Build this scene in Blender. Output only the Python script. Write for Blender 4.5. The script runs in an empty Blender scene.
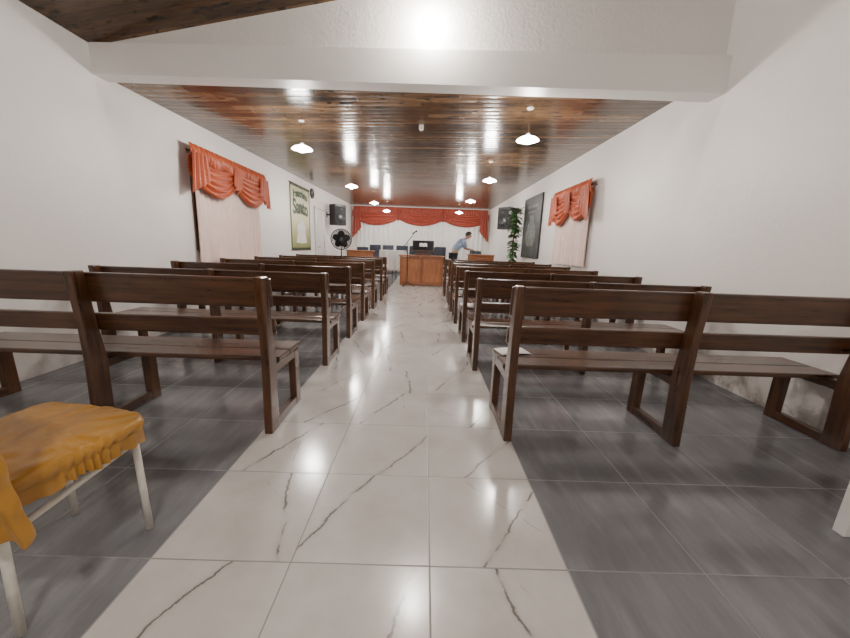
import bpy, bmesh, math, random
from mathutils import Vector, Matrix, Euler
random.seed(7)
SC=bpy.context.scene
COL=SC.collection
pi=math.pi

# ---------------------------------------------------------------- materials
class NT:
    def __init__(s,name):
        s.m=bpy.data.materials.new(name); s.m.use_nodes=True
        s.t=s.m.node_tree; s.t.nodes.clear()
        s.out=s.t.nodes.new('ShaderNodeOutputMaterial')
        s.b=s.t.nodes.new('ShaderNodeBsdfPrincipled')
        s.t.links.new(s.b.outputs[0],s.out.inputs[0])
    def put(s,sock,v):
        if v is None: return
        if isinstance(v,bpy.types.NodeSocket): s.t.links.new(v,sock)
        else:
            if isinstance(v,(tuple,list)) and len(v)==3 and sock.type=='RGBA': v=(*v,1)
            sock.default_value=v
    def node(s,ty,ins={},**kw):
        n=s.t.nodes.new(ty)
        for k,v in kw.items(): setattr(n,k,v)
        for k,v in ins.items(): s.put(n.inputs[k],v)
        return n
    def m_(s,op,a,b=None,c=None,clamp=False):
        n=s.t.nodes.new('ShaderNodeMath'); n.operation=op; n.use_clamp=clamp
        s.put(n.inputs[0],a); s.put(n.inputs[1],b)
        if c is not None: s.put(n.inputs[2],c)
        return n.outputs[0]
    def mix(s,f,a,b,mode='MIX'):
        n=s.t.nodes.new('ShaderNodeMix'); n.data_type='RGBA'; n.blend_type=mode
        s.put(n.inputs[0],f); s.put(n.inputs[6],a); s.put(n.inputs[7],b)
        return n.outputs[2]
    def coord(s,which='Object'):
        return s.node('ShaderNodeTexCoord').outputs[which]
    def noise(s,vec,scale,detail=3,rough=.5,out=0):
        return s.node('ShaderNodeTexNoise',{'Vector':vec,'Scale':scale,'Detail':detail,'Roughness':rough}).outputs[out]
    def mapping(s,vec,scale=(1,1,1),loc=(0,0,0)):
        return s.node('ShaderNodeMapping',{'Vector':vec,'Scale':scale,'Location':loc}).outputs[0]
    def ramp(s,f,stops):
        n=s.t.nodes.new('ShaderNodeValToRGB'); s.put(n.inputs[0],f)
        e=n.color_ramp.elements
        while len(e)<len(stops): e.new(.5)
        for i,(p,c) in enumerate(stops):
            e[i].position=p; e[i].color=(*c,1) if len(c)==3 else c
        return n.outputs[0]
    def smooth(s,x,a,b):
        n=s.t.nodes.new('ShaderNodeMapRange'); n.interpolation_type='SMOOTHSTEP'
        s.put(n.inputs[0],x); n.inputs[1].default_value=a; n.inputs[2].default_value=b
        return n.outputs[0]
    def bump(s,h,strength=.2,dist=.01):
        n=s.node('ShaderNodeBump',{'Height':h,'Strength':strength,'Distance':dist})
        s.put(s.b.inputs['Normal'],n.outputs[0])
    def set(s,**kw):
        for k,v in kw.items(): s.put(s.b.inputs[k.replace('_',' ')],v)
        return s.m

def simple(name,col,rough=.5,metal=0,var=.12,scale=12,bump=0.05,**kw):
    t=NT(name); co=t.coord()
    n=t.noise(co,scale)
    d=tuple(c*(1-var) for c in col); l=tuple(min(1,c*(1+var)) for c in col)
    c=t.ramp(n,[(.3,d),(.7,l)])
    t.set(Base_Color=c,Roughness=rough,Metallic=metal)
    for k,v in kw.items(): t.put(t.b.inputs[k.replace('_',' ')],v)
    if bump: t.bump(n,bump,.01)
    return t.m

def fabric(name,col,rough=.4,sheen=.3,scale=25,trans=0,var=.25,bs=.25):
    t=NT(name); co=t.coord()
    n=t.noise(co,scale*.4,4); n2=t.noise(co,scale*8,2)
    c=t.ramp(n,[(.3,tuple(x*(1-var) for x in col)),(.7,tuple(min(1,x*(1+var*.6)) for x in col))])
    t.set(Base_Color=c,Roughness=rough)
    t.put(t.b.inputs['Sheen Weight'],sheen)
    t.bump(t.m_('ADD',n,t.m_('MULTIPLY',n2,.2)),bs,.01)
    return t.m

def emis(name,col,st,base=(1,1,1)):
    t=NT(name)
    co=t.coord(); n=t.noise(co,4)
    t.set(Base_Color=base,Roughness=.4)
    t.put(t.b.inputs['Emission Color'],col)
    t.put(t.b.inputs['Emission Strength'],t.m_('MULTIPLY_ADD',n,st*.05,st*.97))
    return t.m
AX0,AX1=-.94,.552
def floor_mat():
    t=NT('floor_tiles'); co=t.coord()
    sp=t.node('ShaderNodeSeparateXYZ',{0:co}); x,y=sp.outputs[0],sp.outputs[1]
    u=t.m_('DIVIDE',t.m_('SUBTRACT',x,.055),.4975); v=t.m_('DIVIDE',t.m_('SUBTRACT',y,.05),.5)
    fu=t.m_('FRACT',u); fv=t.m_('FRACT',v); iu=t.m_('FLOOR',u); iv=t.m_('FLOOR',v)
    e=t.m_('MINIMUM',t.m_('MINIMUM',fu,t.m_('SUBTRACT',1,fu)),t.m_('MINIMUM',fv,t.m_('SUBTRACT',1,fv)))
    grout=t.m_('SUBTRACT',1,t.smooth(e,.003,.008))
    cell=t.node('ShaderNodeCombineXYZ',{0:iu,1:iv,2:3.7}).outputs[0]
    wn=t.node('ShaderNodeTexWhiteNoise',{'Vector':cell},noise_dimensions='3D')
    rs=t.node('ShaderNodeSeparateColor',{0:wn.outputs[1]}); r1,r2,r3=rs.outputs[0],rs.outputs[1],rs.outputs[2]
    rv=wn.outputs[0]
    off=t.node('ShaderNodeVectorMath',{0:co,1:t.node('ShaderNodeVectorMath',{0:wn.outputs[1],1:(40,40,40)},operation='MULTIPLY').outputs[0]},operation='ADD').outputs[0]
    isw=t.m_('MULTIPLY',t.m_('GREATER_THAN',x,AX0),t.m_('LESS_THAN',x,AX1))
    cl=t.noise(off,4,5,.6)
    base=t.ramp(cl,[(.3,(.53,.505,.475)),(.55,(.61,.585,.555)),(.8,(.69,.67,.645))])
    nd=t.m_('MULTIPLY',t.m_('SUBTRACT',t.noise(off,5,5,.62),.5),.20)
    def vein(ra,rb,kk,w):
        k=t.m_('MULTIPLY',t.m_('SUBTRACT',ra,.30),kk)
        a=t.m_('SUBTRACT',fu,t.m_('MULTIPLY_ADD',rb,.8,.1))
        a=t.m_('SUBTRACT',a,t.m_('MULTIPLY',k,t.m_('SUBTRACT',fv,.5)))
        a=t.m_('ABSOLUTE',t.m_('ADD',a,nd))
        return t.m_('SUBTRACT',1,t.smooth(a,0,w))
    msk=t.smooth(t.noise(off,6,2),.38,.52)
    v1=t.m_('MULTIPLY',vein(r1,r2,1.3,.020),msk)
    v2=t.m_('MULTIPLY',vein(r2,r3,-1.8,.011),t.m_('MULTIPLY',t.smooth(t.noise(off,5,2),.55,.63),.5))
    v3=t.m_('MULTIPLY',vein(r1,r2,1.3,.06),.14)
    vv=t.m_('MAXIMUM',t.m_('MAXIMUM',v1,v2),v3)
    marble=t.mix(t.m_('MULTIPLY',vv,.9),base,(.10,.085,.075))
    st=t.mapping(off,(6.5,1.2,1)) 
    g=t.noise(st,1.8,7,.68)
    g2=t.noise(t.mapping(off,(1.6,1.0,1)),1.6,3,.5)
    gg=t.m_('ADD',t.m_('MULTIPLY',g,.6),t.m_('MULTIPLY',g2,.4))
    grey=t.ramp(gg,[(.34,(.130,.132,.142)),(.5,(.185,.187,.198)),(.66,(.285,.287,.30))])
    grey=t.mix(t.m_('MULTIPLY',rv,.30),grey,(.15,.152,.162))
    col=t.mix(isw,grey,marble)
    gcol=t.mix(isw,(.30,.30,.305),(.26,.24,.225))
    col=t.mix(t.m_('MULTIPLY',grout,t.m_('MULTIPLY_ADD',isw,.4,.6)),col,gcol)
    sm=t.noise(co,2.5,4)
    ro=t.m_('ADD',t.m_('MULTIPLY',sm,.16),t.m_('MULTIPLY_ADD',isw,.01,.08))
    ro=t.m_('ADD',ro,t.m_('MULTIPLY',grout,.3))
    t.set(Base_Color=col,Roughness=ro)
    t.put(t.b.inputs['Specular IOR Level'],t.m_('MULTIPLY_ADD',isw,.25,.5))
    h=t.m_('SUBTRACT',t.m_('MULTIPLY',t.noise(co,3,2),.16),t.m_('MULTIPLY',grout,.5))
    h=t.m_('ADD',h,t.m_('MULTIPLY',t.noise(co,45,2),.03))
    t.bump(h,.28,.006)
    return t.m

def wall_mat(name,col=(.84,.805,.775),rough=.45,bs=.25,damage=True):
    t=NT(name); co=t.coord()
    n=t.noise(co,1.1,4); f=t.noise(co,38,5,.6); 
    c=t.ramp(n,[(.3,tuple(a*.95 for a in col)),(.7,col)])
    if damage:
        g=t.node('ShaderNodeNewGeometry').outputs['Position']
        sp=t.node('ShaderNodeSeparateXYZ',{0:g})
        low=t.m_('SUBTRACT',1,t.smooth(sp.outputs[2],.02,.42))
        pz=t.noise(co,5,6,.7)
        d=t.smooth(t.m_('ADD',t.m_('MULTIPLY',low,.24),t.m_('MULTIPLY',pz,.6)),.48,.58)
        k=t.m_('MULTIPLY_ADD',t.m_('GREATER_THAN',sp.outputs[0],0),.5,.3)
        c=t.mix(t.m_('MULTIPLY',t.m_('MULTIPLY',d,low),k),c,(.33,.30,.28))
    t.set(Base_Color=c,Roughness=rough)
    b=t.noise(co,9,3)
    t.bump(t.m_('ADD',f,b),bs,.008)
    return t.m

def plank_mat():
    t=NT('varnished_wood_planks'); co=t.coord()
    sp=t.node('ShaderNodeSeparateXYZ',{0:co}); x,y=sp.outputs[0],sp.outputs[1]
    v=t.m_('DIVIDE',y,.115); iv=t.m_('FLOOR',v); fv=t.m_('FRACT',v)
    r0=t.node('ShaderNodeTexWhiteNoise',{'W':iv},noise_dimensions='1D').outputs[0]
    u=t.m_('DIVIDE',t.m_('ADD',x,t.m_('MULTIPLY',r0,9)),1.3); iu=t.m_('FLOOR',u); fu=t.m_('FRACT',u)
    cell=t.node('ShaderNodeCombineXYZ',{0:iu,1:iv,2:1.3}).outputs[0]
    wn=t.node('ShaderNodeTexWhiteNoise',{'Vector':cell},noise_dimensions='3D')
    off=t.node('ShaderNodeVectorMath',{0:co,1:t.node('ShaderNodeVectorMath',{0:wn.outputs[1],1:(30,30,30)},operation='MULTIPLY').outputs[0]},operation='ADD').outputs[0]
    gr=t.noise(t.mapping(off,(1.4,12,12)),2.0,5,.55)
    kn=t.noise(t.mapping(off,(5,9,9)),1.3,2)
    a=t.m_('ADD',t.m_('MULTIPLY',gr,.55),t.m_('MULTIPLY',wn.outputs[0],.45))
    c=t.ramp(a,[(.2,(.034,.017,.008)),(.45,(.080,.041,.019)),(.65,(.145,.078,.036)),(.88,(.26,.150,.072))])
    c=t.mix(t.smooth(kn,.59,.67),c,(.020,.009,.005))
    ed=t.m_('MINIMUM',fv,t.m_('SUBTRACT',1,fv))
    gv=t.m_('SUBTRACT',1,t.smooth(ed,.01,.045))
    eu=t.m_('MINIMUM',fu,t.m_('SUBTRACT',1,fu))
    gu=t.m_('LESS_THAN',eu,.002)
    g=t.m_('MAXIMUM',gv,gu)
    c=t.mix(t.m_('MULTIPLY',g,.5),c,(.018,.008,.004))
    t.set(Base_Color=c,Roughness=t.m_('MULTIPLY_ADD',gr,.16,.13))
    t.put(t.b.inputs['Specular IOR Level'],.30)
    # each board cambers a different amount
    prof=t.m_('MULTIPLY',t.m_('SINE',t.m_('MULTIPLY',fv,pi)),t.m_('MULTIPLY_ADD',wn.outputs[0],.55,.15))
    h=t.m_('ADD',prof,t.m_('MULTIPLY',gr,.12))
    h=t.m_('ADD',h,t.m_('MULTIPLY',t.noise(co,4,2),.9))
    h=t.m_('ADD',h,t.m_('MULTIPLY',t.noise(t.mapping(off,(4,9,1)),1.5,2),.6))
    n=t.node('ShaderNodeBump',{'Height':h,'Strength':.32,'Distance':.010})
    t.put(t.b.inputs['Normal'],n.outputs[0])
    return t.m

def wood_mat(name,dark,light,axis='x',rough=.28,coat=.35):
    t=NT(name); co=t.coord()
    sc={'x':(1.5,22,22),'z':(22,22,1.5),'y':(22,1.5,22)}[axis]
    g=t.noise(t.mapping(co,sc),1.6,6,.62); b=t.noise(co,3,3)
    a=t.m_('ADD',t.m_('MULTIPLY',g,.75),t.m_('MULTIPLY',b,.25))
    t.set(Base_Color=t.ramp(a,[(.36,dark),(.62,light)]),Roughness=t.m_('MULTIPLY_ADD',g,.2,rough-.08))
    t.put(t.b.inputs['Coat Weight'],coat); t.put(t.b.inputs['Coat Roughness'],.18)
    t.bump(g,.12,.004)
    return t.m

M={}
M['floor']=floor_mat()
M['wall']=wall_mat('plaster_paint')
M['beam']=wall_mat('beam_paint',(.86,.835,.81),.4,.12,False)
M['gable']=wall_mat('rough_plaster',(.82,.79,.76),.28,.6,False)
M['plank']=plank_mat()
M['bw']=wood_mat('dark_bench_wood',(.023,.009,.004),(.105,.042,.017),'x')
M['bwz']=wood_mat('dark_bench_wood_upright',(.023,.009,.004),(.105,.042,.017),'z')
M['bwy']=wood_mat('dark_bench_wood_cross',(.021,.008,.004),(.092,.036,.015),'y')
M['orangewood']=wood_mat('orange_wood',(.18,.055,.018),(.36,.125,.04),'x',.35)
M['orangewood2']=wood_mat('orange_wood_panel',(.25,.08,.026),(.44,.165,.055),'z',.35)
M['tanwood']=wood_mat('tan_wood',(.30,.18,.09),(.48,.31,.17),'x',.45)
M['orange']=fabric('orange_satin',(.45,.082,.025),.42,.05,25,var=.15,bs=.06)
M['red']=fabric('red_satin',(.34,.060,.036),.55,.05,25,var=.15,bs=.06)
M['gold']=fabric('gold_satin',(.42,.205,.028),.32,.05,14,var=.22,bs=.25)
M['sheer']=fabric('white_sheer',(.84,.66,.60),.7,.2,18,var=.06)
M['sheerw']=fabric('white_curtain_cloth',(.86,.84,.82),.7,.2,18,var=.05)
M['whitemetal']=simple('white_painted_metal',(.74,.71,.64),.35,0,.08,30)
M['black']=simple('black_plastic',(.015,.015,.017),.4)
M['blackm']=simple('black_metal',(.02,.02,.022),.3,.8)
M['grille']=simple('speaker_grille',(.015,.015,.016),.7,.1,.4,120,.3)
M['chrome']=simple('chrome_metal',(.6,.6,.62),.18,1,.05)
M['whiteplastic']=simple('white_plastic',(.82,.82,.80),.35,0,.04)
M['navy']=fabric('navy_fabric',(.022,.027,.042),.75,.05)
M['bulb']=emis('bulb_glow',(1,.98,.94),120)
M['shade']=emis('lamp_shade_glow',(1,.97,.93),32)
M['cloth']=fabric('white_tablecloth',(.80,.79,.77),.75,.2,var=.05)
M['green']=simple('leaf_green',(.035,.12,.025),.45,0,.5,20)
M['stem']=simple('plant_stem',(.10,.07,.03),.7,0,.3)
M['flower']=simple('white_flower',(.80,.72,.74),.6,0,.1)
M['pot']=simple('terracotta_pot',(.42,.16,.08),.6)
M['skin']=simple('skin',(.36,.19,.12),.5,0,.06,8,0)
M['hair']=simple('dark_hair',(.02,.015,.012),.55,0,.4,80,.5)
M['trouser']=fabric('dark_trousers',(.015,.016,.022),.7,.05)
M['paper']=simple('paper',(.82,.80,.76),.7,0,.03)
M['glass_dark']=simple('night_window_glass',(.02,.018,.018),.1,0,.2)
M['frame_brown']=simple('brown_window_frame',(.10,.04,.02),.4,0,.2)
M['ink']=simple('dark_green_ink',(.03,.07,.03),.6,0,.1)
M['dim_ink']=simple('dim_grey_ink',(.12,.135,.12),.4,.0,.6,9)
M['doorwhite']=simple('door_paint',(.74,.72,.69),.4,0,.05)
def plaid():
    t=NT('plaid_shirt'); co=t.coord(); sp=t.node('ShaderNodeSeparateXYZ',{0:co})
    f=lambda s:t.smooth(t.m_('SINE',t.m_('MULTIPLY',s,90)),.2,.8)
    a=t.m_('ADD',f(sp.outputs[1]),f(t.m_('ADD',sp.outputs[2],sp.outputs[0])))
    t.set(Base_Color=t.ramp(t.m_('MULTIPLY',a,.5),[(0,(.40,.47,.56)),(.5,(.20,.27,.38)),(1,(.08,.12,.20))]),Roughness=.8)
    return t.m
M['plaid']=plaid()
def banner_mat():
    t=NT('cream_banner_print'); co=t.coord(); n=t.noise(co,2.5,4)
    z=t.node('ShaderNodeSeparateXYZ',{0:co}).outputs[2]
    zz=t.m_('ADD',z,t.m_('MULTIPLY',n,.3))
    c=t.ramp(t.m_('DIVIDE',t.m_('ADD',zz,.8),1.6),[(.1,(.20,.23,.07)),(.35,(.50,.46,.20)),(.6,(.66,.62,.36)),(.95,(.50,.52,.26))])
    t.set(Base_Color=c,Roughness=.4); return t.m
M['banner']=banner_mat()
def dposter():
    t=NT('dark_poster_print'); co=t.coord(); n=t.noise(co,3,5,.6)
    c=t.ramp(n,[(.35,(.018,.020,.018)),(.55,(.040,.046,.040)),(.75,(.10,.11,.095))])
    t.set(Base_Color=c,Roughness=.5); return t.m
M['dposter']=dposter()

# ---------------------------------------------------------------- geometry helper
class G:
    def __init__(s): s.bm=bmesh.new()
    def _merge(s,b,mtx=None):
        me=bpy.data.meshes.new('tmp'); b.to_mesh(me); b.free()
        if mtx: me.transform(mtx)
        s.bm.from_mesh(me); bpy.data.meshes.remove(me)
    def box(s,cx,cy,cz,sx,sy,sz,bev=.004,seg=2,rot=None):
        b=bmesh.new(); bmesh.ops.create_cube(b,size=1)
        bmesh.ops.scale(b,vec=(sx,sy,sz),verts=b.verts)
        if bev: bmesh.ops.bevel(b,geom=b.edges[:],offset=min(bev,min(sx,sy,sz)*.45),segments=seg,affect='EDGES',profile=.5)
        m=Matrix.Translation((cx,cy,cz))
        if rot: m=m@Euler(rot).to_matrix().to_4x4()
        s._merge(b,m); return s
    def cyl(s,p0,p1,r0,r1=None,n=16):
        r1=r0 if r1 is None else r1
        p0=Vector(p0);p1=Vector(p1);d=p1-p0
        b=bmesh.new(); bmesh.ops.create_cone(b,cap_ends=True,segments=n,radius1=r0,radius2=r1,depth=d.length)
        m=Matrix.Translation((p0+p1)/2)@d.to_track_quat('Z','Y').to_matrix().to_4x4()
        s._merge(b,m); return s
    def sph(s,c,r,sc=(1,1,1),n=16,rot=None):
        b=bmesh.new(); bmesh.ops.create_uvsphere(b,u_segments=n,v_segments=max(6,n//2),radius=r)
        m=Matrix.Translation(c)
        if rot: m=m@Euler(rot).to_matrix().to_4x4()
        m=m@Matrix.Diagonal((*sc,1)); s._merge(b,m); return s
    def tube(s,pts,r,n=8):
        for a,b in zip(pts,pts[1:]):
            s.cyl(a,b,r,n=n)
        for p in pts[1:-1]: s.sph(p,r*1.02,n=8)
        return s
    def lathe(s,prof,n=28,c=(0,0,0)):
        b=bmesh.new(); rings=[]
        for r,z in prof:
            rings.append([b.verts.new((c[0]+r*math.cos(2*pi*i/n),c[1]+r*math.sin(2*pi*i/n),c[2]+z)) for i in range(n)])
        for A,B in zip(rings,rings[1:]):
            for i in range(n): b.faces.new((A[i],A[(i+1)%n],B[(i+1)%n],B[i]))
        s._merge(b); return s
    def prism(s,poly,x0,x1,bev=.004):
        b=bmesh.new()
        A=[b.verts.new((x0,p[0],p[1])) for p in poly]; f=b.faces.new(A)
        r=bmesh.ops.extrude_face_region(b,geom=[f])
        vs=[e for e in r['geom'] if isinstance(e,bmesh.types.BMVert)]
        bmesh.ops.translate(b,verts=vs,vec=(x1-x0,0,0))
        bmesh.ops.recalc_face_normals(b,faces=b.faces)
        if bev: bmesh.ops.bevel(b,geom=b.edges[:],offset=bev,segments=2,affect='EDGES',profile=.5)
        s._merge(b); return s
    def grid(s,fn,nu,nv):
        b=bmesh.new(); V=[[b.verts.new(fn(i/nu,j/nv)) for i in range(nu+1)] for j in range(nv+1)]
        for j in range(nv):
            for i in range(nu): b.faces.new((V[j][i],V[j][i+1],V[j+1][i+1],V[j+1][i]))
        s._merge(b); return s
    def hexa(s,v):
        b=bmesh.new(); q=[b.verts.new(p) for p in v]
        for f in ((0,3,2,1),(4,5,6,7),(0,1,5,4),(1,2,6,5),(2,3,7,6),(3,0,4,7)): b.faces.new([q[i] for i in f])
        bmesh.ops.recalc_face_normals(b,faces=b.faces)
        s._merge(b); return s
    def mesh(s,name,smooth=False):
        me=bpy.data.meshes.new(name); s.bm.to_mesh(me); s.bm.free()
        if smooth:
            for p in me.polygons: p.use_smooth=True
        return me

def obj(name,g,mat,parent=None,smooth=False,loc=(0,0,0),rot=(0,0,0),label=None,cat=None,solid=0):
    me=g.mesh(name,smooth) if isinstance(g,G) else g
    o=bpy.data.objects.new(name,me); COL.objects.link(o)
    if mat is not None:
        me.materials.clear(); me.materials.append(mat)
    o.location=loc; o.rotation_euler=rot
    if parent: o.parent=parent
    if label: o['label']=label
    if cat: o['category']=cat
    if solid:
        m=o.modifiers.new('thick','SOLIDIFY'); m.thickness=solid; m.offset=0
    return o
def empty(name,loc,label,cat,rot=(0,0,0),group=None):
    o=bpy.data.objects.new(name,None); COL.objects.link(o); o.empty_display_size=.1
    o.location=loc; o.rotation_euler=rot; o['label']=label; o['category']=cat
    if group: o['group']=group
    return o
def struct(name,g,mat,label=None):
    o=obj(name,g,mat); o['kind']='structure'
    if label: o['label']=label; 
    return o
def clone(root,loc,rot=None,label=None,scale=None):
    r=root.copy(); COL.objects.link(r); r.location=loc
    if rot is not None: r.rotation_euler=rot
    if label: r['label']=label
    if scale: r.scale=scale
    def rec(src,dst):
        for ch in src.children:
            c=ch.copy(); COL.objects.link(c); c.parent=dst; c.matrix_parent_inverse=ch.matrix_parent_inverse.copy()
            rec(ch,c)
    rec(root,r)
    return r

# ---------------------------------------------------------------- room
XL,XR=-3.08,2.65; YB=-3.0; YF=15.0
struct('floor',G().box((XL+XR)/2,(YB+YF)/2,-.05,XR-XL+.4,YF-YB+.4,.1,0),M['floor'],'white marble aisle between grey stone floor tiles')
struct('wall_left',G().box(XL-.1,(YB+YF)/2,1.45,.2,YF-YB+.4,2.9,0),M['wall'],'white painted plaster wall')
struct('wall_right',G().box(XR+.1,(YB+YF)/2,2.15,.2,YF-YB+.4,4.3,0),M['wall'],'white painted plaster wall')
struct('wall_far',G().box((XL+XR)/2,YF+.1,1.4,XR-XL,.2,2.8,0),M['wall'],'white painted end wall')
struct('wall_near',G().box((XL+XR)/2,YB-.1,2.15,XR-XL,.2,4.3,0),M['wall'],'white painted rear wall')
struct('ceiling',G().hexa([(XL,3.62,2.59),(XR,3.60,2.765),(XR,YF,2.72),(XL,YF,2.72),
    (XL,3.62,2.70),(XR,3.60,2.87),(XR,YF,2.83),(XL,YF,2.83)]),M['plank'],'varnished brown wood plank ceiling')
SL=.187
zr=2.81+SL*(XR-XL)
struct('ceiling.001',G().hexa([(XL,YB,2.81),(XR,YB,zr),(XR,3.62,zr),(XL,3.66,2.81),
    (XL,YB,2.91),(XR,YB,zr+.1),(XR,3.62,zr+.1),(XL,3.66,2.91)]),M['plank'],'sloping varnished wood plank ceiling')
struct('trim_1',G().hexa([(XL,3.57,2.56),(XR,3.48,2.56),(XR,3.68,2.56),(XL,3.74,2.56),
    (XL,3.57,2.815),(XR,3.48,2.86),(XR,3.68,2.86),(XL,3.74,2.815)]),M['beam'],'white painted concrete cross beam')
struct('wall_gable',G().hexa([(XL,3.62,2.805),(XR,3.56,2.85),(XR,3.66,2.85),(XL,3.72,2.805),
    (XL,3.62,2.82),(XR,3.56,zr+.02),(XR,3.66,zr+.02),(XL,3.72,2.82)]),M['gable'],'rough white plaster above the beam')

def window(name,loc,rot,w,h):
    e=bpy.data.objects.new(name,None); COL.objects.link(e); e.location=loc; e.rotation_euler=rot; e['kind']='structure'
    g=G().box(0,.008,h/2,w,.016,.06).box(0,.008,-h/2,w,.016,.06).box(-w/2,.008,0,.06,.016,h).box(w/2,.008,0,.06,.016,h).box(0,.008,0,.05,.014,h)
    obj('window_frame',g,M['frame_brown'],e)
    obj('window_pane',G().box(0,.004,0,w-.05,.005,h-.05,0),M['glass_dark'],e)
window('window_1',(XL+.002,5.68,1.52),(0,0,-pi/2),1.66,1.1)
window('window_2',(XR-.002,6.50,1.52),(0,0,pi/2),1.0,1.1)
d=bpy.data.objects.new('door_1',None); COL.objects.link(d); d.location=(XL+.002,10.45,0); d.rotation_euler=(0,0,-pi/2); d['kind']='structure'
obj('door_panel',G().box(0,.02,1.03,.8,.035,2.04,.006).box(0,.04,1.5,.55,.012,.7,.004).box(0,.04,.55,.55,.012,.8,.004),M['doorwhite'],d)
obj('door_frame',G().box(-.43,.02,1.05,.05,.04,2.1).box(.43,.02,1.05,.05,.04,2.1).box(0,.02,2.10,.91,.04,.05),M['doorwhite'],d)
obj('door_handle',G().cyl((.33,.04,1.02),(.33,.09,1.02),.012).cyl((.33,.085,1.02),(.22,.085,1.02),.01),M['chrome'],d)

# ---------------------------------------------------------------- benches
def make_bench(loc,label):
    L=2.08
    e=empty('bench',loc,label,'bench',group='church benches in rows')
    px=[-L/2+.03,0,L/2-.03]
    for x in px:
        t=.024
        obj('back_post',G().prism([(-.045,0),(.065,0),(.07,.42),(.042,.60),(.005,.93),(-.070,.93),(-.040,.60),(-.035,.42)],x-t,x+t,.006),M['bwz'],e)
        obj('leg',G().prism([(.365,0),(.445,0),(.435,.40),(.355,.40)],x-t,x+t,.006),M['bwz'],e)
        obj('foot_rail',G().box(x,.215,.032,.042,.31,.060,.005),M['bwy'],e)
        obj('seat_bearer',G().box(x,.215,.375,.042,.31,.055,.005),M['bwy'],e)
    obj('top_rail',G().box(0,.034,.835,L,.028,.17,.008,rot=(.10,0,0)),M['bw'],e)
    obj('lower_rail',G().box(0,.068,.630,L,.028,.105,.008,rot=(.10,0,0)),M['bw'],e)
    obj('seat',G().box(0,.175,.422,L,.16,.030,.007).box(0,.36,.422,L,.20,.030,.007),M['bw'],e)
    return e
rows=[1.94]+[3.17+1.01*i for i in range(6)]
bl=make_bench((-1.90,rows[0],0),'dark-stained wooden bench with two-board back beside the aisle')
br=make_bench((1.54,rows[0],0),'dark-stained wooden bench with two-board back beside the aisle')
for i,y in enumerate(rows[1:]):
    j=random.uniform(-.015,.015)
    for b,x in ((bl,-1.90),(br,1.52)):
        clone(b,(x+j,y+random.uniform(-.02,.02),0),(0,0,random.uniform(-.008,.008)),scale=(1,1,.93))
obj('paper_sheet',G().grid(lambda u,v:((u-.5)*.21,(v-.5)*.15,.003+.006*math.sin(u*3)),8,4),M['paper'],None,True,(.62,rows[0]+.36,.439),(0,0,.2),'white printed paper lying on a bench seat','paper',.001)
# ---------------------------------------------------------------- curtains
def curtain(loc,rot,w,ztop,zbot,n_sw,mat,smat,drop,label,sheer_w=None,gap=0,depth=.06,hd=.2,endlen=1.05,pl=9):
    e=empty('curtain',loc,label,'curtain',rot)
    sw=sheer_w or w*.92
    H=ztop-zbot
    rod=G().cyl((-w/2+.03,.06,-.03),(w/2-.03,.06,-.03),.012)
    for x in (-w*.44,w*.44): rod.cyl((x,0,-.03),(x,.06,-.03),.009)
    obj('curtain_rod',rod,M['frame_brown'],e)
    npl=int(sw*pl)
    def sh(u,v):
        p=u*npl*2*pi+1.3*math.sin(u*13)+.5*math.sin(u*31+v*2)
        a=.020+.012*v
        return ((u-.5)*sw+gap+.025*math.sin(u*23+v*3)*v, .056+a*math.sin(p)*(.75+.25*math.sin(u*19)), -.05-v*(H-.05)-.012*math.sin(p*.5)*v)
    obj('sheer_panel',G().grid(sh,npl*12,14),smat,e,True)
    def hdr(u,v):
        p=math.sin(u*w*11*2*pi+1.5*math.sin(u*31)); 
        return ((u-.5)*w, depth+.05+.022*p*(.3+v*.7)+.03*math.sin(v*pi), .05-v*(hd+.02*math.sin(u*37)+.012*p))
    obj('valance_header',G().grid(hdr,int(w*130),10),mat,e,True)
    k=w/n_sw
    for i in range(n_sw):
        cx=-w/2+k*(i+.5)
        dm=drop*random.uniform(.93,1.07)
        ph=random.uniform(0,6)
        def f(u,v):
            s=math.sin(pi*u)**.7 if 0<u<1 else 0
            length=drop*.40+(dm-drop*.40)*s
            fold=.022*math.sin(v*5.5*2*pi+ph+.5*math.cos(u*pi*2))*(.35+.65*s)
            return (cx+(u-.5)*k*1.06, depth+.045+.06*s*math.sin(v*pi*.7)+fold, -hd*.5-v*length+.02*s)
        obj('swag',G().grid(f,40,56),mat,e,True)
    tails=[-w/2+.13,w/2-.13]+[-w/2+k*i for i in range(1,n_sw)]
    for i,cx in enumerate(tails):
        tw=.36 if i<2 else .22
        ln=drop*(endlen if i<2 else .75)
        side=-1 if cx<0 else 1
        def f(u,v):
            uu=u if side>0 else 1-u
            L=ln*(.62+.38*uu) if i<2 else ln*(.75+.25*(1-abs(2*u-1)))
            return (cx+(u-.5)*tw*(.75+.35*v), depth+.10+.026*math.sin(u*3.5*2*pi), -hd*.3-v*L+.014*math.sin(u*3.5*2*pi))
        obj('drape_tail',G().grid(f,36,14),mat,e,True)
    return e
curtain((XL,5.72,2.25),(0,0,-pi/2),2.1,2.25,.80,2,M['orange'],M['sheer'],.48,'orange satin swag curtain with pale sheer panel over window',1.8,0.02)
curtain((XR,6.47,2.20),(0,0,pi/2),1.6,2.20,.89,2,M['orange'],M['sheer'],.52,'orange satin swag curtain with white sheer panel over window',1.42,0)
curtain(((XL+XR)/2,YF,2.62),(0,0,pi),5.5,2.62,.05,3,M['red'],M['sheerw'],.56,'red satin swags over white curtains along end wall',5.2,0,.06,.26,2.1,5)

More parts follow.
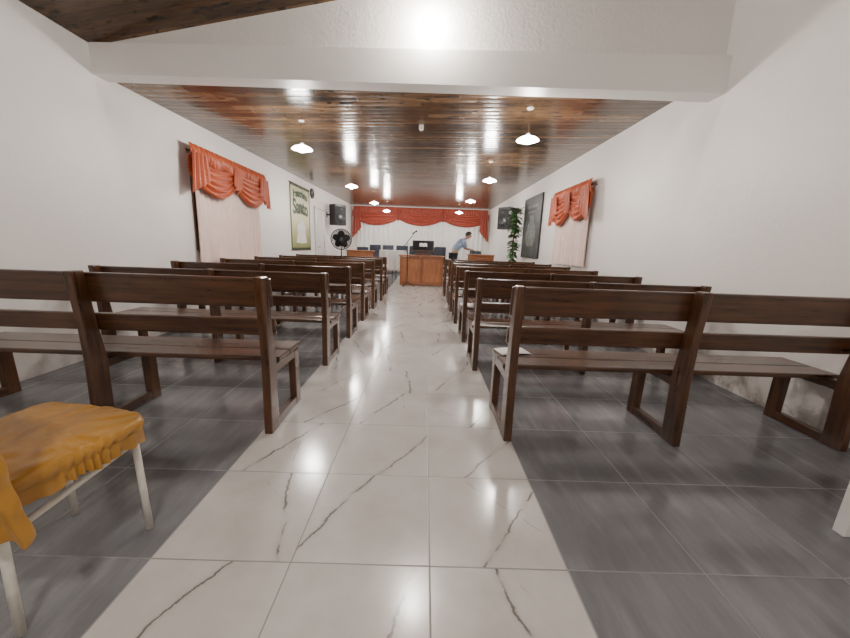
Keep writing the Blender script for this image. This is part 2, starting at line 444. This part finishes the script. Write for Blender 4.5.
# ---------------------------------------------------------------- pendant lamps
def ceil_z(x,y):
    t=(x-XL)/(XR-XL); zn=2.59+.175*t; yn=3.61
    return zn+(2.72-zn)*(y-yn)/(YF-yn)
def light(loc,p,r=.06,col=(1,.945,.875)):
    l=bpy.data.lights.new('lamp_light','POINT'); l.energy=p; l.shadow_soft_size=r; l.color=col
    o=bpy.data.objects.new('lamp_light',l); COL.objects.link(o); o.location=loc; return o
lamp=None
spots=[(-1.62,4.85),(1.15,4.40),(-1.60,7.85),(1.17,6.95),(-1.55,10.9),(1.20,10.0),(-1.45,13.4),(1.20,13.2)]
def make_lamp(x,y,z,drop=.33):
    e=empty('pendant_lamp',(x,y,z),'white round pendant lamp glowing below the wood ceiling','lamp',group='pendant ceiling lamps')
    obj('canopy',G().lathe([(0,0),(.04,0),(.04,-.010),(.03,-.02),(.0,-.022)]),M['whiteplastic'],e,True)
    obj('cord',G().cyl((0,0,-.02),(0,0,-drop+.05),.003,n=8),M['stem'],e)
    obj('lamp_socket',G().lathe([(0,-drop+.065),(.018,-drop+.06),(.022,-drop+.025),(.0,-drop+.018)]),M['whiteplastic'],e,True)
    obj('lamp_shade',G().lathe([(.025,-drop+.030),(.06,-drop+.022),(.10,-drop+.005),(.125,-drop-.015),(.128,-drop-.020),(.122,-drop-.017),(.095,-drop+.001),(.025,-drop+.02)]),M['shade'],e,True)
    obj('bulb',G().sph((0,0,-drop-.018),.055,(1,1,.7)),M['bulb'],e,True)
    return e
for i,(x,y) in enumerate(spots):
    z=ceil_z(x,y)
    if lamp is None: lamp=make_lamp(x,y,z)
    else: clone(lamp,(x,y,z))
    light((x,y,z-.34-.10),64,.09)
e=empty('wall_lamp',(-.01,3.585,3.07),'round white bulkhead lamp glowing on rough plaster','lamp')
obj('lamp_base',G().cyl((0,0.01,0),(0,-.03,0),.075,.07,32),M['shade'],e,True)
obj('lamp_ring',G().cyl((0,-.03,0),(0,-.038,0),.065,.06,32),M['shade'],e,True)
obj('bulb',G().sph((0,-.038,0.0),.05,(1,.6,1)),M['bulb'],e,True)
light((-.01,3.40,3.04),60)
e=empty('fill_lamp',(-.2,-.9,3.2),'unseen white globe added behind the camera as fill light','lamp')  # added fixture out of view, there to brighten the near room
obj('lamp_base',G().lathe([(0,.15),(.07,.15),(.07,.0),(0,0)]),M['whiteplastic'],e,True)
obj('globe',G().sph((0,0,-.08),.1),M['shade'],e,True)
light((-.2,-.9,2.93),155,.12)  # fill light under the added globe
e=empty('smoke_detector',(-.1,5.0,ceil_z(-.1,5.0)),'small white box fixed on wood ceiling','detector')
obj('detector_body',G().box(0,0,-.03,.06,.06,.06,.008),M['whiteplastic'],e)
obj('detector_lens',G().lathe([(.022,-.058),(.018,-.07),(0,-.075)]),M['whiteplastic'],e,True)

# ---------------------------------------------------------------- gold chair
c=empty('dining_chair',(-1.255,1.025,0),'metal chair with ruffled gold satin cover and white legs','chair',(0,0,math.radians(-10)))
def sq(a,r,p=6):
    cx,sy=math.cos(a),math.sin(a)
    k=(abs(cx)**p+abs(sy)**p)**(-1/p); return r*k*cx,r*k*sy
def creases(x,y):
    return (.0026*math.sin(x*20+4*math.sin(y*8))*math.sin(y*17+2)+.0016*math.sin(x*38+y*22+2*math.sin(x*12))
        +.0012*math.sin(y*75+3*math.sin(x*14+1))*math.sin(x*9+.5)+.0010*math.sin(x*90-y*30+2.5*math.sin(y*16)))
def seatf(u,v):
    a=2*pi*u
    if v<.6:
        q=v/.6; r=.230*q**.85; z=.492-.009*q**4
        w=.0024*math.sin(a*13+2*math.sin(a*4)+q*3)*q**2+.0014*math.sin(a*31+2.2*math.sin(a*7))*q**3
        x,y=sq(a,r); w+=creases(x,y)
    else:
        q=(v-.6)/.4; r=.230+.008*math.sin(q*pi)+.0028*math.sin(a*38+3*math.sin(a*5)+q*2)*(.4+q); z=.483-.045*q
        x,y=sq(a,r); w=creases(x,y)*(1-q)
    return (x,y*.95,z+w)
obj('seat',G().grid(seatf,320,60),M['gold'],c,True)
def skirt(u,v):
    a=2*pi*u; am=.6+.4*math.sin(a*4.0+1)
    r=.230+.003*math.sin(a*3)+(.002+.008*v)*am*math.sin(a*44+4*math.sin(a*5)+1)
    x,y=sq(a,r); return (x,y*.95,.442-v*(.050+.006*math.sin(a*11)+.004*math.sin(a*27)))
obj('ruffle',G().grid(skirt,560,7),M['gold'],c,True)
def backf(u,v):
    a=2*pi*u; ca,sa=math.cos(a),math.sin(a)
    x=(.30+.02*v)*math.copysign(abs(ca)**.5,ca); y=.04*math.copysign(abs(sa)**.7,sa)
    top=1 if v>.04 else v/.04
    fold=1+.30*v*math.sin(x*60)+.15*math.sin(v*12+a*2)
    return (x*top*(1+.014*math.sin(v*15+a)+.01*math.sin(v*41)),-.215-.06*(1-v)+y*fold*top,.93-v*.58+.010*math.sin(a*6)+.006*math.sin(x*70)*v)
obj('backrest',G().grid(backf,160,60),M['gold'],c,True)
for sx in (-1,1):
    obj('front_leg' ,G().tube([(sx*.175,.185,.43),(sx*.178,.195,.0)],.012,12),M['whitemetal'],c,True)
    obj('back_leg',G().tube([(sx*.178,-.23,.80),(sx*.178,-.19,.43),(sx*.178,-.20,.0)],.012,12),M['whitemetal'],c,True)
    obj('side_rail',G().cyl((sx*.177,.19,.38),(sx*.178,-.19,.31),.011),M['whitemetal'],c,True)
obj('seat_frame',G().box(0,0,.422,.38,.37,.02),M['whitemetal'],c)

# ---------------------------------------------------------------- white plastic chair
c=empty('plastic_chair',(1.985,1.06,0),'white moulded plastic chair near the wall','chair',(0,0,pi))
obj('seat',G().box(0,0,.43,.42,.42,.025,.012),M['whiteplastic'],c,True)
for sx in (-1,1):
    for sy in (-1,1):
        obj('leg',G().prism([(sy*.18-.028,.42),(sy*.18+.028,.42),(sy*.20+.022,0),(sy*.20-.022,0)],sx*.195-.018,sx*.195+.018,.006),M['whiteplastic'],c)
def pb(u,v):
    x=(u-.5)*.40*(1-.1*v); return (x,.19+.10*v-.05*(1-(2*u-1)**2),.44+v*.40-.03*(2*u-1)**2*v)
obj('backrest',G().grid(pb,12,12),M['whiteplastic'],c,True,solid=.012)

# ---------------------------------------------------------------- banner & posters
def text_mesh(body,size,loc,parent,mat,name='lettering',bold=.0,arch=0):
    cu=bpy.data.curves.new('txt','FONT'); cu.body=body; cu.size=size; cu.extrude=.002; cu.align_x='CENTER'; cu.offset=bold
    to=bpy.data.objects.new('txt',cu); COL.objects.link(to)
    dg=bpy.context.evaluated_depsgraph_get(); dg.update()
    me=bpy.data.meshes.new_from_object(to.evaluated_get(dg)); bpy.data.objects.remove(to)
    if arch:
        for v in me.vertices: v.co.y-=arch*v.co.x**2
    me.transform(Matrix.Rotation(pi,4,'Z')@Matrix.Rotation(pi/2,4,'X'))
    me.name=name
    return obj(name,me,mat,parent,loc=loc)
c=empty('banner',(XL,8.93,1.70),'cream and green printed banner hanging on white wall','banner',(0,0,-pi/2))
obj('banner_sheet',G().grid(lambda u,v:((u-.5)*1.35,.006+.004*math.sin(u*9+v*2),(.5-v)*1.5),20,20),M['banner'],c,True,solid=.002)
obj('top_pole',G().cyl((-.7,.012,.755),(.7,.012,.755),.012),M['frame_brown'],c,True)
obj('bottom_pole',G().cyl((-.7,.012,-.755),(.7,.012,-.755),.012),M['frame_brown'],c,True)
obj('banner_border',G().box(-.655,.014,0,.035,.004,1.48,0).box(.655,.014,0,.035,.004,1.48,0).box(0,.014,.72,1.3,.004,.035,0).box(0,.014,-.72,1.3,.004,.035,0),M['ink'],c)
text_mesh('Jesucristo',.25,(0,.014,.50),c,M['ink'],bold=.009,arch=.25)
text_mesh('Santo',.46,(0,.014,.12),c,M['ink'],bold=.014,arch=.15)
obj('printed_figure',G().lathe([(0,-.55),(.16,-.53),(.12,-.3),(.14,-.15),(.06,-.08),(.075,-.02),(0,.03)],24),M['paper'],c,True,loc=(0,.014,-.05)).scale=(2.4,.03,1)

c=empty('poster',(XR,8.98,1.68),'dark framed poster with dim picture on white wall','poster',(0,0,pi/2))
obj('poster_board',G().box(0,.018,0,1.36,.03,1.42,.003),M['dposter'],c)
obj('poster_frame',G().box(-.69,.02,0,.035,.04,1.48).box(.69,.02,0,.035,.04,1.48).box(0,.02,.725,1.40,.04,.035).box(0,.02,-.725,1.40,.04,.035),M['black'],c)
obj('printed_picture',G().grid(lambda u,v:((u-.5)*.8*(.4+.6*math.sin(pi*min(1,v+.15))),.036,-.45+v*.75),10,14),M['dim_ink'],c)
obj('printed_heading',G().box(0,.036,.50,.9,.004,.07,0).box(0,.036,.38,.6,.004,.05,0),M['dim_ink'],c)
c=empty('wall_clock',(XL,9.85,2.42),'small dark round wall clock on white wall','clock',(0,0,-pi/2))
obj('clock_rim',G().lathe([(.11,0),(.13,0),(.13,.03),(.11,.035),(.105,.01)],32),M['black'],c,True,rot=(-pi/2,0,0))
obj('clock_face',G().cyl((0,.0,0),(0,.012,0),.108,n=32),M['black'],c)
obj('clock_hand',G().box(0,.016,.03,.008,.004,.07,0).box(.025,.016,0,.05,.004,.008,0),M['paper'],c)

# ---------------------------------------------------------------- speakers
def speaker(loc,rz,label,wallx):
    e=empty('loudspeaker',loc,label,'speaker',(0,0,rz),'wall speakers')
    obj('cabinet',G().box(0,0,0,.40,.32,.62,.012),M['black'],e)
    obj('grille',G().box(0,-.165,-.02,.36,.012,.54,.006),M['grille'],e)
    obj('woofer',G().cyl((0,-.17,-.10),(0,-.178,-.10),.14,.13,28),M['black'],e,True)
    obj('tweeter',G().cyl((0,-.17,.17),(0,-.178,.17),.06,.05,20),M['black'],e,True)
    dx=wallx-loc[0]; s=1 if dx>0 else -1
    obj('wall_bracket',G().cyl((s*.12,0,0),(dx,0,0),.022).box(dx-s*.004,0,0,.010,.12,.16,.002),M['blackm'],e,rot=(0,0,-rz))
    return e
speaker((XL+.34,11.3,2.0),math.radians(48),'black loudspeaker on wall bracket above the fan',XL)
speaker((XR-.28,10.7,2.02),math.radians(-48),'black loudspeaker on wall bracket above the plant',XR)

# ---------------------------------------------------------------- fan
c=empty('pedestal_fan',(-2.55,10.9,0),'black pedestal fan with round wire cage','fan',(0,0,.25))
obj('fan_base',G().lathe([(0,0),(.2,0),(.2,.02),(.05,.05),(0,.05)]),M['black'],c,True)
obj('fan_pole',G().cyl((0,0,.04),(0,0,1.12),.016),M['blackm'],c,True)
obj('fan_motor',G().cyl((0,.0,1.26),(0,.16,1.26),.07,.05).box(0,.05,1.18,.05,.06,.1),M['black'],c,True)
cg=G()
for side in (-1,1):
    for r in (.06,.10,.14,.18,.22,.26,.30):
        y=side*(.10-.8*r*r) if r<.29 else side*.02
        pts=[(r*math.cos(2*pi*i/28),-.05+y,1.26+r*math.sin(2*pi*i/28)) for i in range(29)]
        cg.tube(pts,.008 if r<.29 else .016,5)
    for i in range(36):
        a=2*pi*i/36; cg.cyl((0,-.05+side*.10,1.26),(.30*math.cos(a),-.05+side*.02,1.26+.30*math.sin(a)),.005,n=5)
cg.cyl((0,-.155,1.26),(0,-.145,1.26),.06)
obj('fan_cage',cg,M['black'],c)
for i in range(5):
    a=2*pi*i/5+.3
    def bl_(u,v,a=a):
        r=.03+.22*u; w=(.07+.13*math.sin(u*pi*.8+.3))*(v-.5)
        x=r*math.cos(a)-w*math.sin(a); z=r*math.sin(a)+w*math.cos(a)
        return (x,-.05+.03*(v-.5),1.26+z)
    obj('fan_blade',G().grid(bl_,8,4),M['blackm'],c,True,solid=.003)

# ---------------------------------------------------------------- pulpit
c=empty('pulpit',(-.08,10.4,0),'wide orange-brown wooden pulpit at the end of the aisle','pulpit')
obj('pulpit_body',G().box(-.60,.0,.43,.05,.45,.82).box(.60,0,.43,.05,.45,.82).box(0,-.19,.43,1.16,.03,.80).box(0,.0,.06,1.16,.42,.06),M['orangewood'],c)
obj('pulpit_top',G().box(0,0,.86,1.32,.52,.04,.01),M['orangewood2'],c)
for x in (-.30,.30):
    obj('front_panel',G().box(x,-.212,.44,.52,.02,.66,.008),M['orangewood2'],c)
obj('front_stile',G().box(0,-.215,.44,.05,.03,.78,.005).box(0,-.215,.80,1.18,.03,.04,.005).box(0,-.215,.05,1.18,.03,.05,.005),M['orangewood'],c)
c=empty('book_stand',(-.05,10.38,.88),'dark sloped book stand resting on the pulpit','lectern')
obj('stand_base',G().box(0,0,.02,.46,.26,.04,.006),M['bw'],c)
obj('stand_column',G().box(0,.03,.12,.40,.06,.18,.006),M['bw'],c)
obj('stand_desk',G().box(0,0,.27,.62,.36,.025,.006,rot=(.95,0,0)),M['black'],c)
obj('stand_ledge',G().box(0,-.115,.125,.62,.03,.04,.004),M['bw'],c)
c=empty('open_book',(-.05,10.360,1.165),'open book lying on the book stand','book',(.95,0,0))
obj('pages',G().grid(lambda u,v:((u-.5)*.22,(v-.5)*.12,.008+.018*abs(math.sin(2*pi*u))),24,2),M['paper'],c,True,solid=.004)
obj('book_cover',G().box(0,0,.002,.28,.18,.006,.002),M['black'],c)
c=empty('microphone_stand',(-.48,9.95,0),'black boom microphone stand in front of pulpit','microphone stand')
obj('tripod',G().cyl((0,0,.12),(.22,0,.01),.008).cyl((0,0,.12),(-.11,.19,.01),.008).cyl((0,0,.12),(-.11,-.19,.01),.008),M['blackm'],c)
obj('pole',G().cyl((0,0,.10),(0,0,1.22),.011),M['blackm'],c,True)
obj('boom',G().cyl((-.10,-.0,1.12),(.16,.08,1.48),.010),M['blackm'],c,True)
obj('microphone',G().cyl((.11,.07,1.47),(.21,.10,1.53),.012,.018).sph((.225,.105,1.54),.028),M['black'],c,True)

def table(loc,w,d,h,mt,label,cloth=None,front=False):
    e=empty('table',loc,label,'table')
    obj('table_top',G().box(0,0,h-.015,w,d,.03,.006),mt,e)
    for sx in (-1,1):
        for sy in (-1,1): obj('leg',G().box(sx*(w/2-.05),sy*(d/2-.05),(h-.03)/2,.05,.05,h-.03,.004),mt,e)
    obj('apron',G().box(0,-(d/2-.06),h-.08,w-.12,.02,.1,.003).box(0,(d/2-.06),h-.08,w-.12,.02,.1,.003),mt,e)
    if front: obj('front_panel',G().box(0,-(d/2-.04),h/2,w-.1,.02,h-.14,.004),mt,e)
    if cloth:
        def f(u,v):
            a=2*pi*u; r=1+ (0.02+.03*v)*math.sin(a*18)*(v>0)
            k=(abs(math.cos(a))**10+abs(math.sin(a))**10)**(-.1)
            return ((w/2+.01)*k*math.cos(a)*r,(d/2+.01)*k*math.sin(a)*r,h+.004-v*.6)
        g=G().grid(f,200,8).box(0,0,h+.003,w+.01,d+.01,.006,.002)
        obj('tablecloth',g,cloth,e)
    return e
table((-1.00,11.2,0),.80,.5,.98,M['tanwood'],'small tall table draped with white cloth',M['cloth'])
table((-1.92,10.7,0),.80,.5,.96,M['orangewood2'],'light orange-brown wooden side desk',None,True)
table((1.62,10.3,0),.75,.45,.96,M['orangewood2'],'orange-brown wooden side desk',None,True)
def fchair(loc,rz,label):
    e=empty('chair',loc,label,'chair',(0,0,rz),'dark upholstered chairs at the front')
    obj('seat',G().box(0,0,.45,.44,.44,.07,.025,3),M['navy'],e,True)
    obj('backrest',G().box(0,.22,.80,.45,.06,.48,.025,3,rot=(-.12,0,0)),M['navy'],e,True)
    for sx in (-1,1):
        obj('leg',G().cyl((sx*.19,-.18,.42),(sx*.19,-.20,0),.012),M['blackm'],e)
        obj('leg',G().tube([(sx*.19,.24,.70),(sx*.19,.20,.43),(sx*.19,.23,0)],.012),M['blackm'],e)
    return e
fc=fchair((-2.5,14.1,0),0,'dark upholstered chair against white curtain')
for x in (-1.98,-1.46,-.94,-.42,.10,.62):
    clone(fc,(x,14.1+random.uniform(-.05,.05),0),(0,0,random.uniform(-.1,.1)),scale=(1,1,1.10))
clone(fc,(.50,11.5,0),(0,0,.15),scale=(1,1,1.08))
clone(fc,(1.86,12.0,0),(0,0,pi/2),'dark upholstered chair the person leans over')
clone(fc,(1.95,14.0,0),(0,0,-.3))

# ---------------------------------------------------------------- plant
c=empty('potted_plant',(2.36,9.55,0),'tall leafy plant with pale flowers in terracotta pot','plant')
obj('pot',G().lathe([(0,0),(.13,0),(.18,.30),(.20,.30),(.20,.34),(.165,.34),(.15,.28),(0,.28)]),M['pot'],c,True)
st=[(0,0,.28),(.02,.02,.8),(-.03,0,1.3),(.02,-.02,1.8),(0,0,2.15)]
g=G().tube(st,.016)
rnd=random.Random(3)
leafs=G(); fl=G()
for i in range(190):
    z=.75+1.5*rnd.random()**.75; a=rnd.random()*2*pi; r=.02+.07*rnd.random()*(.5+(z-.7)/1.1)
    bx,by=r*math.cos(a),r*math.sin(a)
    g.cyl((0,0,z-.06),(bx,by,z),.004,n=5)
    L=rnd.uniform(.10,.15); dr=rnd.uniform(-.9,.4); W=.055
    def lf(u,v):
        s=math.sin(pi*u)**.8 if 0<u<1 else 0
        l=u*L; w=(v-.5)*2*W*s
        return (bx+l*math.cos(a)*math.cos(dr)-w*math.sin(a),by+l*math.sin(a)*math.cos(dr)+w*math.cos(a),z+l*math.sin(dr)-.02*u*u-.01*abs(v-.5))
    leafs.grid(lf,6,4)
for i in range(8):
    a=rnd.random()*2*pi; z=1.2+.9*rnd.random()
    for k in range(5):
        b=2*pi*k/5; fl.sph((.16*math.cos(a)+.028*math.cos(b),.16*math.sin(a)-.02,z+.028*math.sin(b)),.024,(1,.5,1),8)
obj('stem',g,M['stem'],c,True); o=obj('foliage',leafs,M['green'],c,True); o['kind']='stuff'; o=obj('flowers',fl,M['flower'],c,True); o['kind']='stuff'

# ---------------------------------------------------------------- person
def skin(name,verts,edges,radii,mat,parent,root=0,label=None):
    me=bpy.data.meshes.new(name); me.from_pydata(verts,edges,[]); me.materials.append(mat)
    o=bpy.data.objects.new(name,me); COL.objects.link(o); o.parent=parent
    m=o.modifiers.new('skin','SKIN'); m.use_smooth_shade=True
    sv=me.skin_vertices[0].data
    for i,r in enumerate(radii):
        sv[i].radius=r if isinstance(r,tuple) else (r,r); sv[i].use_root=(i==root)
    s=o.modifiers.new('sub','SUBSURF'); s.levels=2; s.render_levels=2
    return o
P=empty('person',(1.04,12.0,0),'person in blue plaid shirt and dark trousers bending forward','person')
V=[];E=[];R=[]
def av(p,r,link=None):
    V.append(p);R.append(r)
    if link is not None: E.append((link,len(V)-1))
    return len(V)-1
pel=av((-.08,0,.98),.125); sp=av((.02,0,1.13),.115,pel); ch=av((.14,0,1.28),.13,sp); up=av((.25,0,1.38),.10,ch)
nk=av((.315,0,1.44),.052,up); hd0=av((.355,0,1.475),.06,nk); hd1=av((.40,0,1.52),.088,hd0); hd2=av((.43,0,1.592),.082,hd1)
ns=av((.50,0,1.505),.018,hd1)
for s in (-1,1):
    hip=av((-.08,s*.095,.90),.09,pel); kn=av((.02,s*.11,.50),.058,hip); an=av((-.05,s*.115,.09),.04,kn); to=av((.09,s*.13,.045),.036,an)
    sh=av((.25,s*.18,1.35),.058,up); el=av((.31,s*.215,1.12),.042,sh); wr=av((.47,s*.16,1.085),.028,el)
    pm=av((.53,s*.15,1.075),.030,wr)
    for k,(dy,ln) in enumerate(((-.028,.06),(-.010,.07),(.010,.068),(.028,.052))):
        a=av((.565,s*.15+dy,1.072),.0095,pm); b=av((.565+ln*.5,s*.15+dy*1.1,1.068),.009,a); av((.565+ln*.8,s*.15+dy*1.1,1.045),.008,b)
    th=av((.515,s*.15-s*.035,1.065),.011,pm); av((.55,s*.15-s*.05,1.055),.009,th)
skin('body',V,E,R,M['skin'],P)
V=[];E=[];R=[]
a=av((-.065,0,.97),.150); b=av((.02,0,1.13),.14,a); c2=av((.14,0,1.28),.155,b); d2=av((.25,0,1.375),.115,c2); av((.285,0,1.415),.07,d2)
for s in (-1,1):
    q=av((.25,s*.19,1.35),.075,d2); w=av((.29,s*.215,1.20),.062,q); av((.31,s*.212,1.13),.056,w)
skin('shirt',V,E,R,M['plaid'],P)
V=[];E=[];R=[]
a=av((-.085,0,.96),.145)
for s in (-1,1):
    h=av((-.08,s*.095,.87),.108,a); k=av((.02,s*.11,.50),.078,h); av((-.045,s*.115,.12),.062,k)
skin('trousers',V,E,R,M['trouser'],P)
for s in (-1,1):
    obj('shoe',G().sph((.02,s*.125,.045),.05,(2.5,1,.85)).box(.02,s*.125,.012,.25,.085,.022,.01),M['black'],P,True)
    obj('ear',G().sph((.405,s*.088,1.53),.022,(.8,.4,1.2)),M['skin'],P,True)
    obj('eye',G().sph((.488,s*.032,1.545),.012),M['black'],P,True)
obj('mouth',G().sph((.475,0,1.462),.02,(.4,1.1,.25)),M['pot'],P,True)
hb=bmesh.new(); bmesh.ops.create_uvsphere(hb,u_segments=24,v_segments=16,radius=.107)
bmesh.ops.delete(hb,geom=[v for v in hb.verts if v.co.x*.8+(.02-v.co.z)>.045],context='VERTS')
hm=bpy.data.meshes.new('hair'); hb.to_mesh(hm); hb.free()
obj('hair',hm,M['hair'],P,True,loc=(.406,0,1.564),rot=(0,.3,0),solid=.012)

# ---------------------------------------------------------------- world & camera
w=bpy.data.worlds.new('world'); SC.world=w; w.use_nodes=True
w.node_tree.nodes['Background'].inputs[0].default_value=(.02,.02,.025,1); w.node_tree.nodes['Background'].inputs[1].default_value=.3

cam=bpy.data.cameras.new('camera'); co=bpy.data.objects.new('camera',cam); COL.objects.link(co)
cam.sensor_width=36; cam.lens=350/850*36; cam.clip_start=.02
co.location=(0,0,1.12)
mt=Matrix.Rotation(math.radians(-.41),4,'Z')@Matrix.Rotation(math.radians(90-11.62),4,'X')@Matrix.Rotation(math.radians(2.0),4,'Z')
co.rotation_euler=mt.to_euler()
SC.camera=co
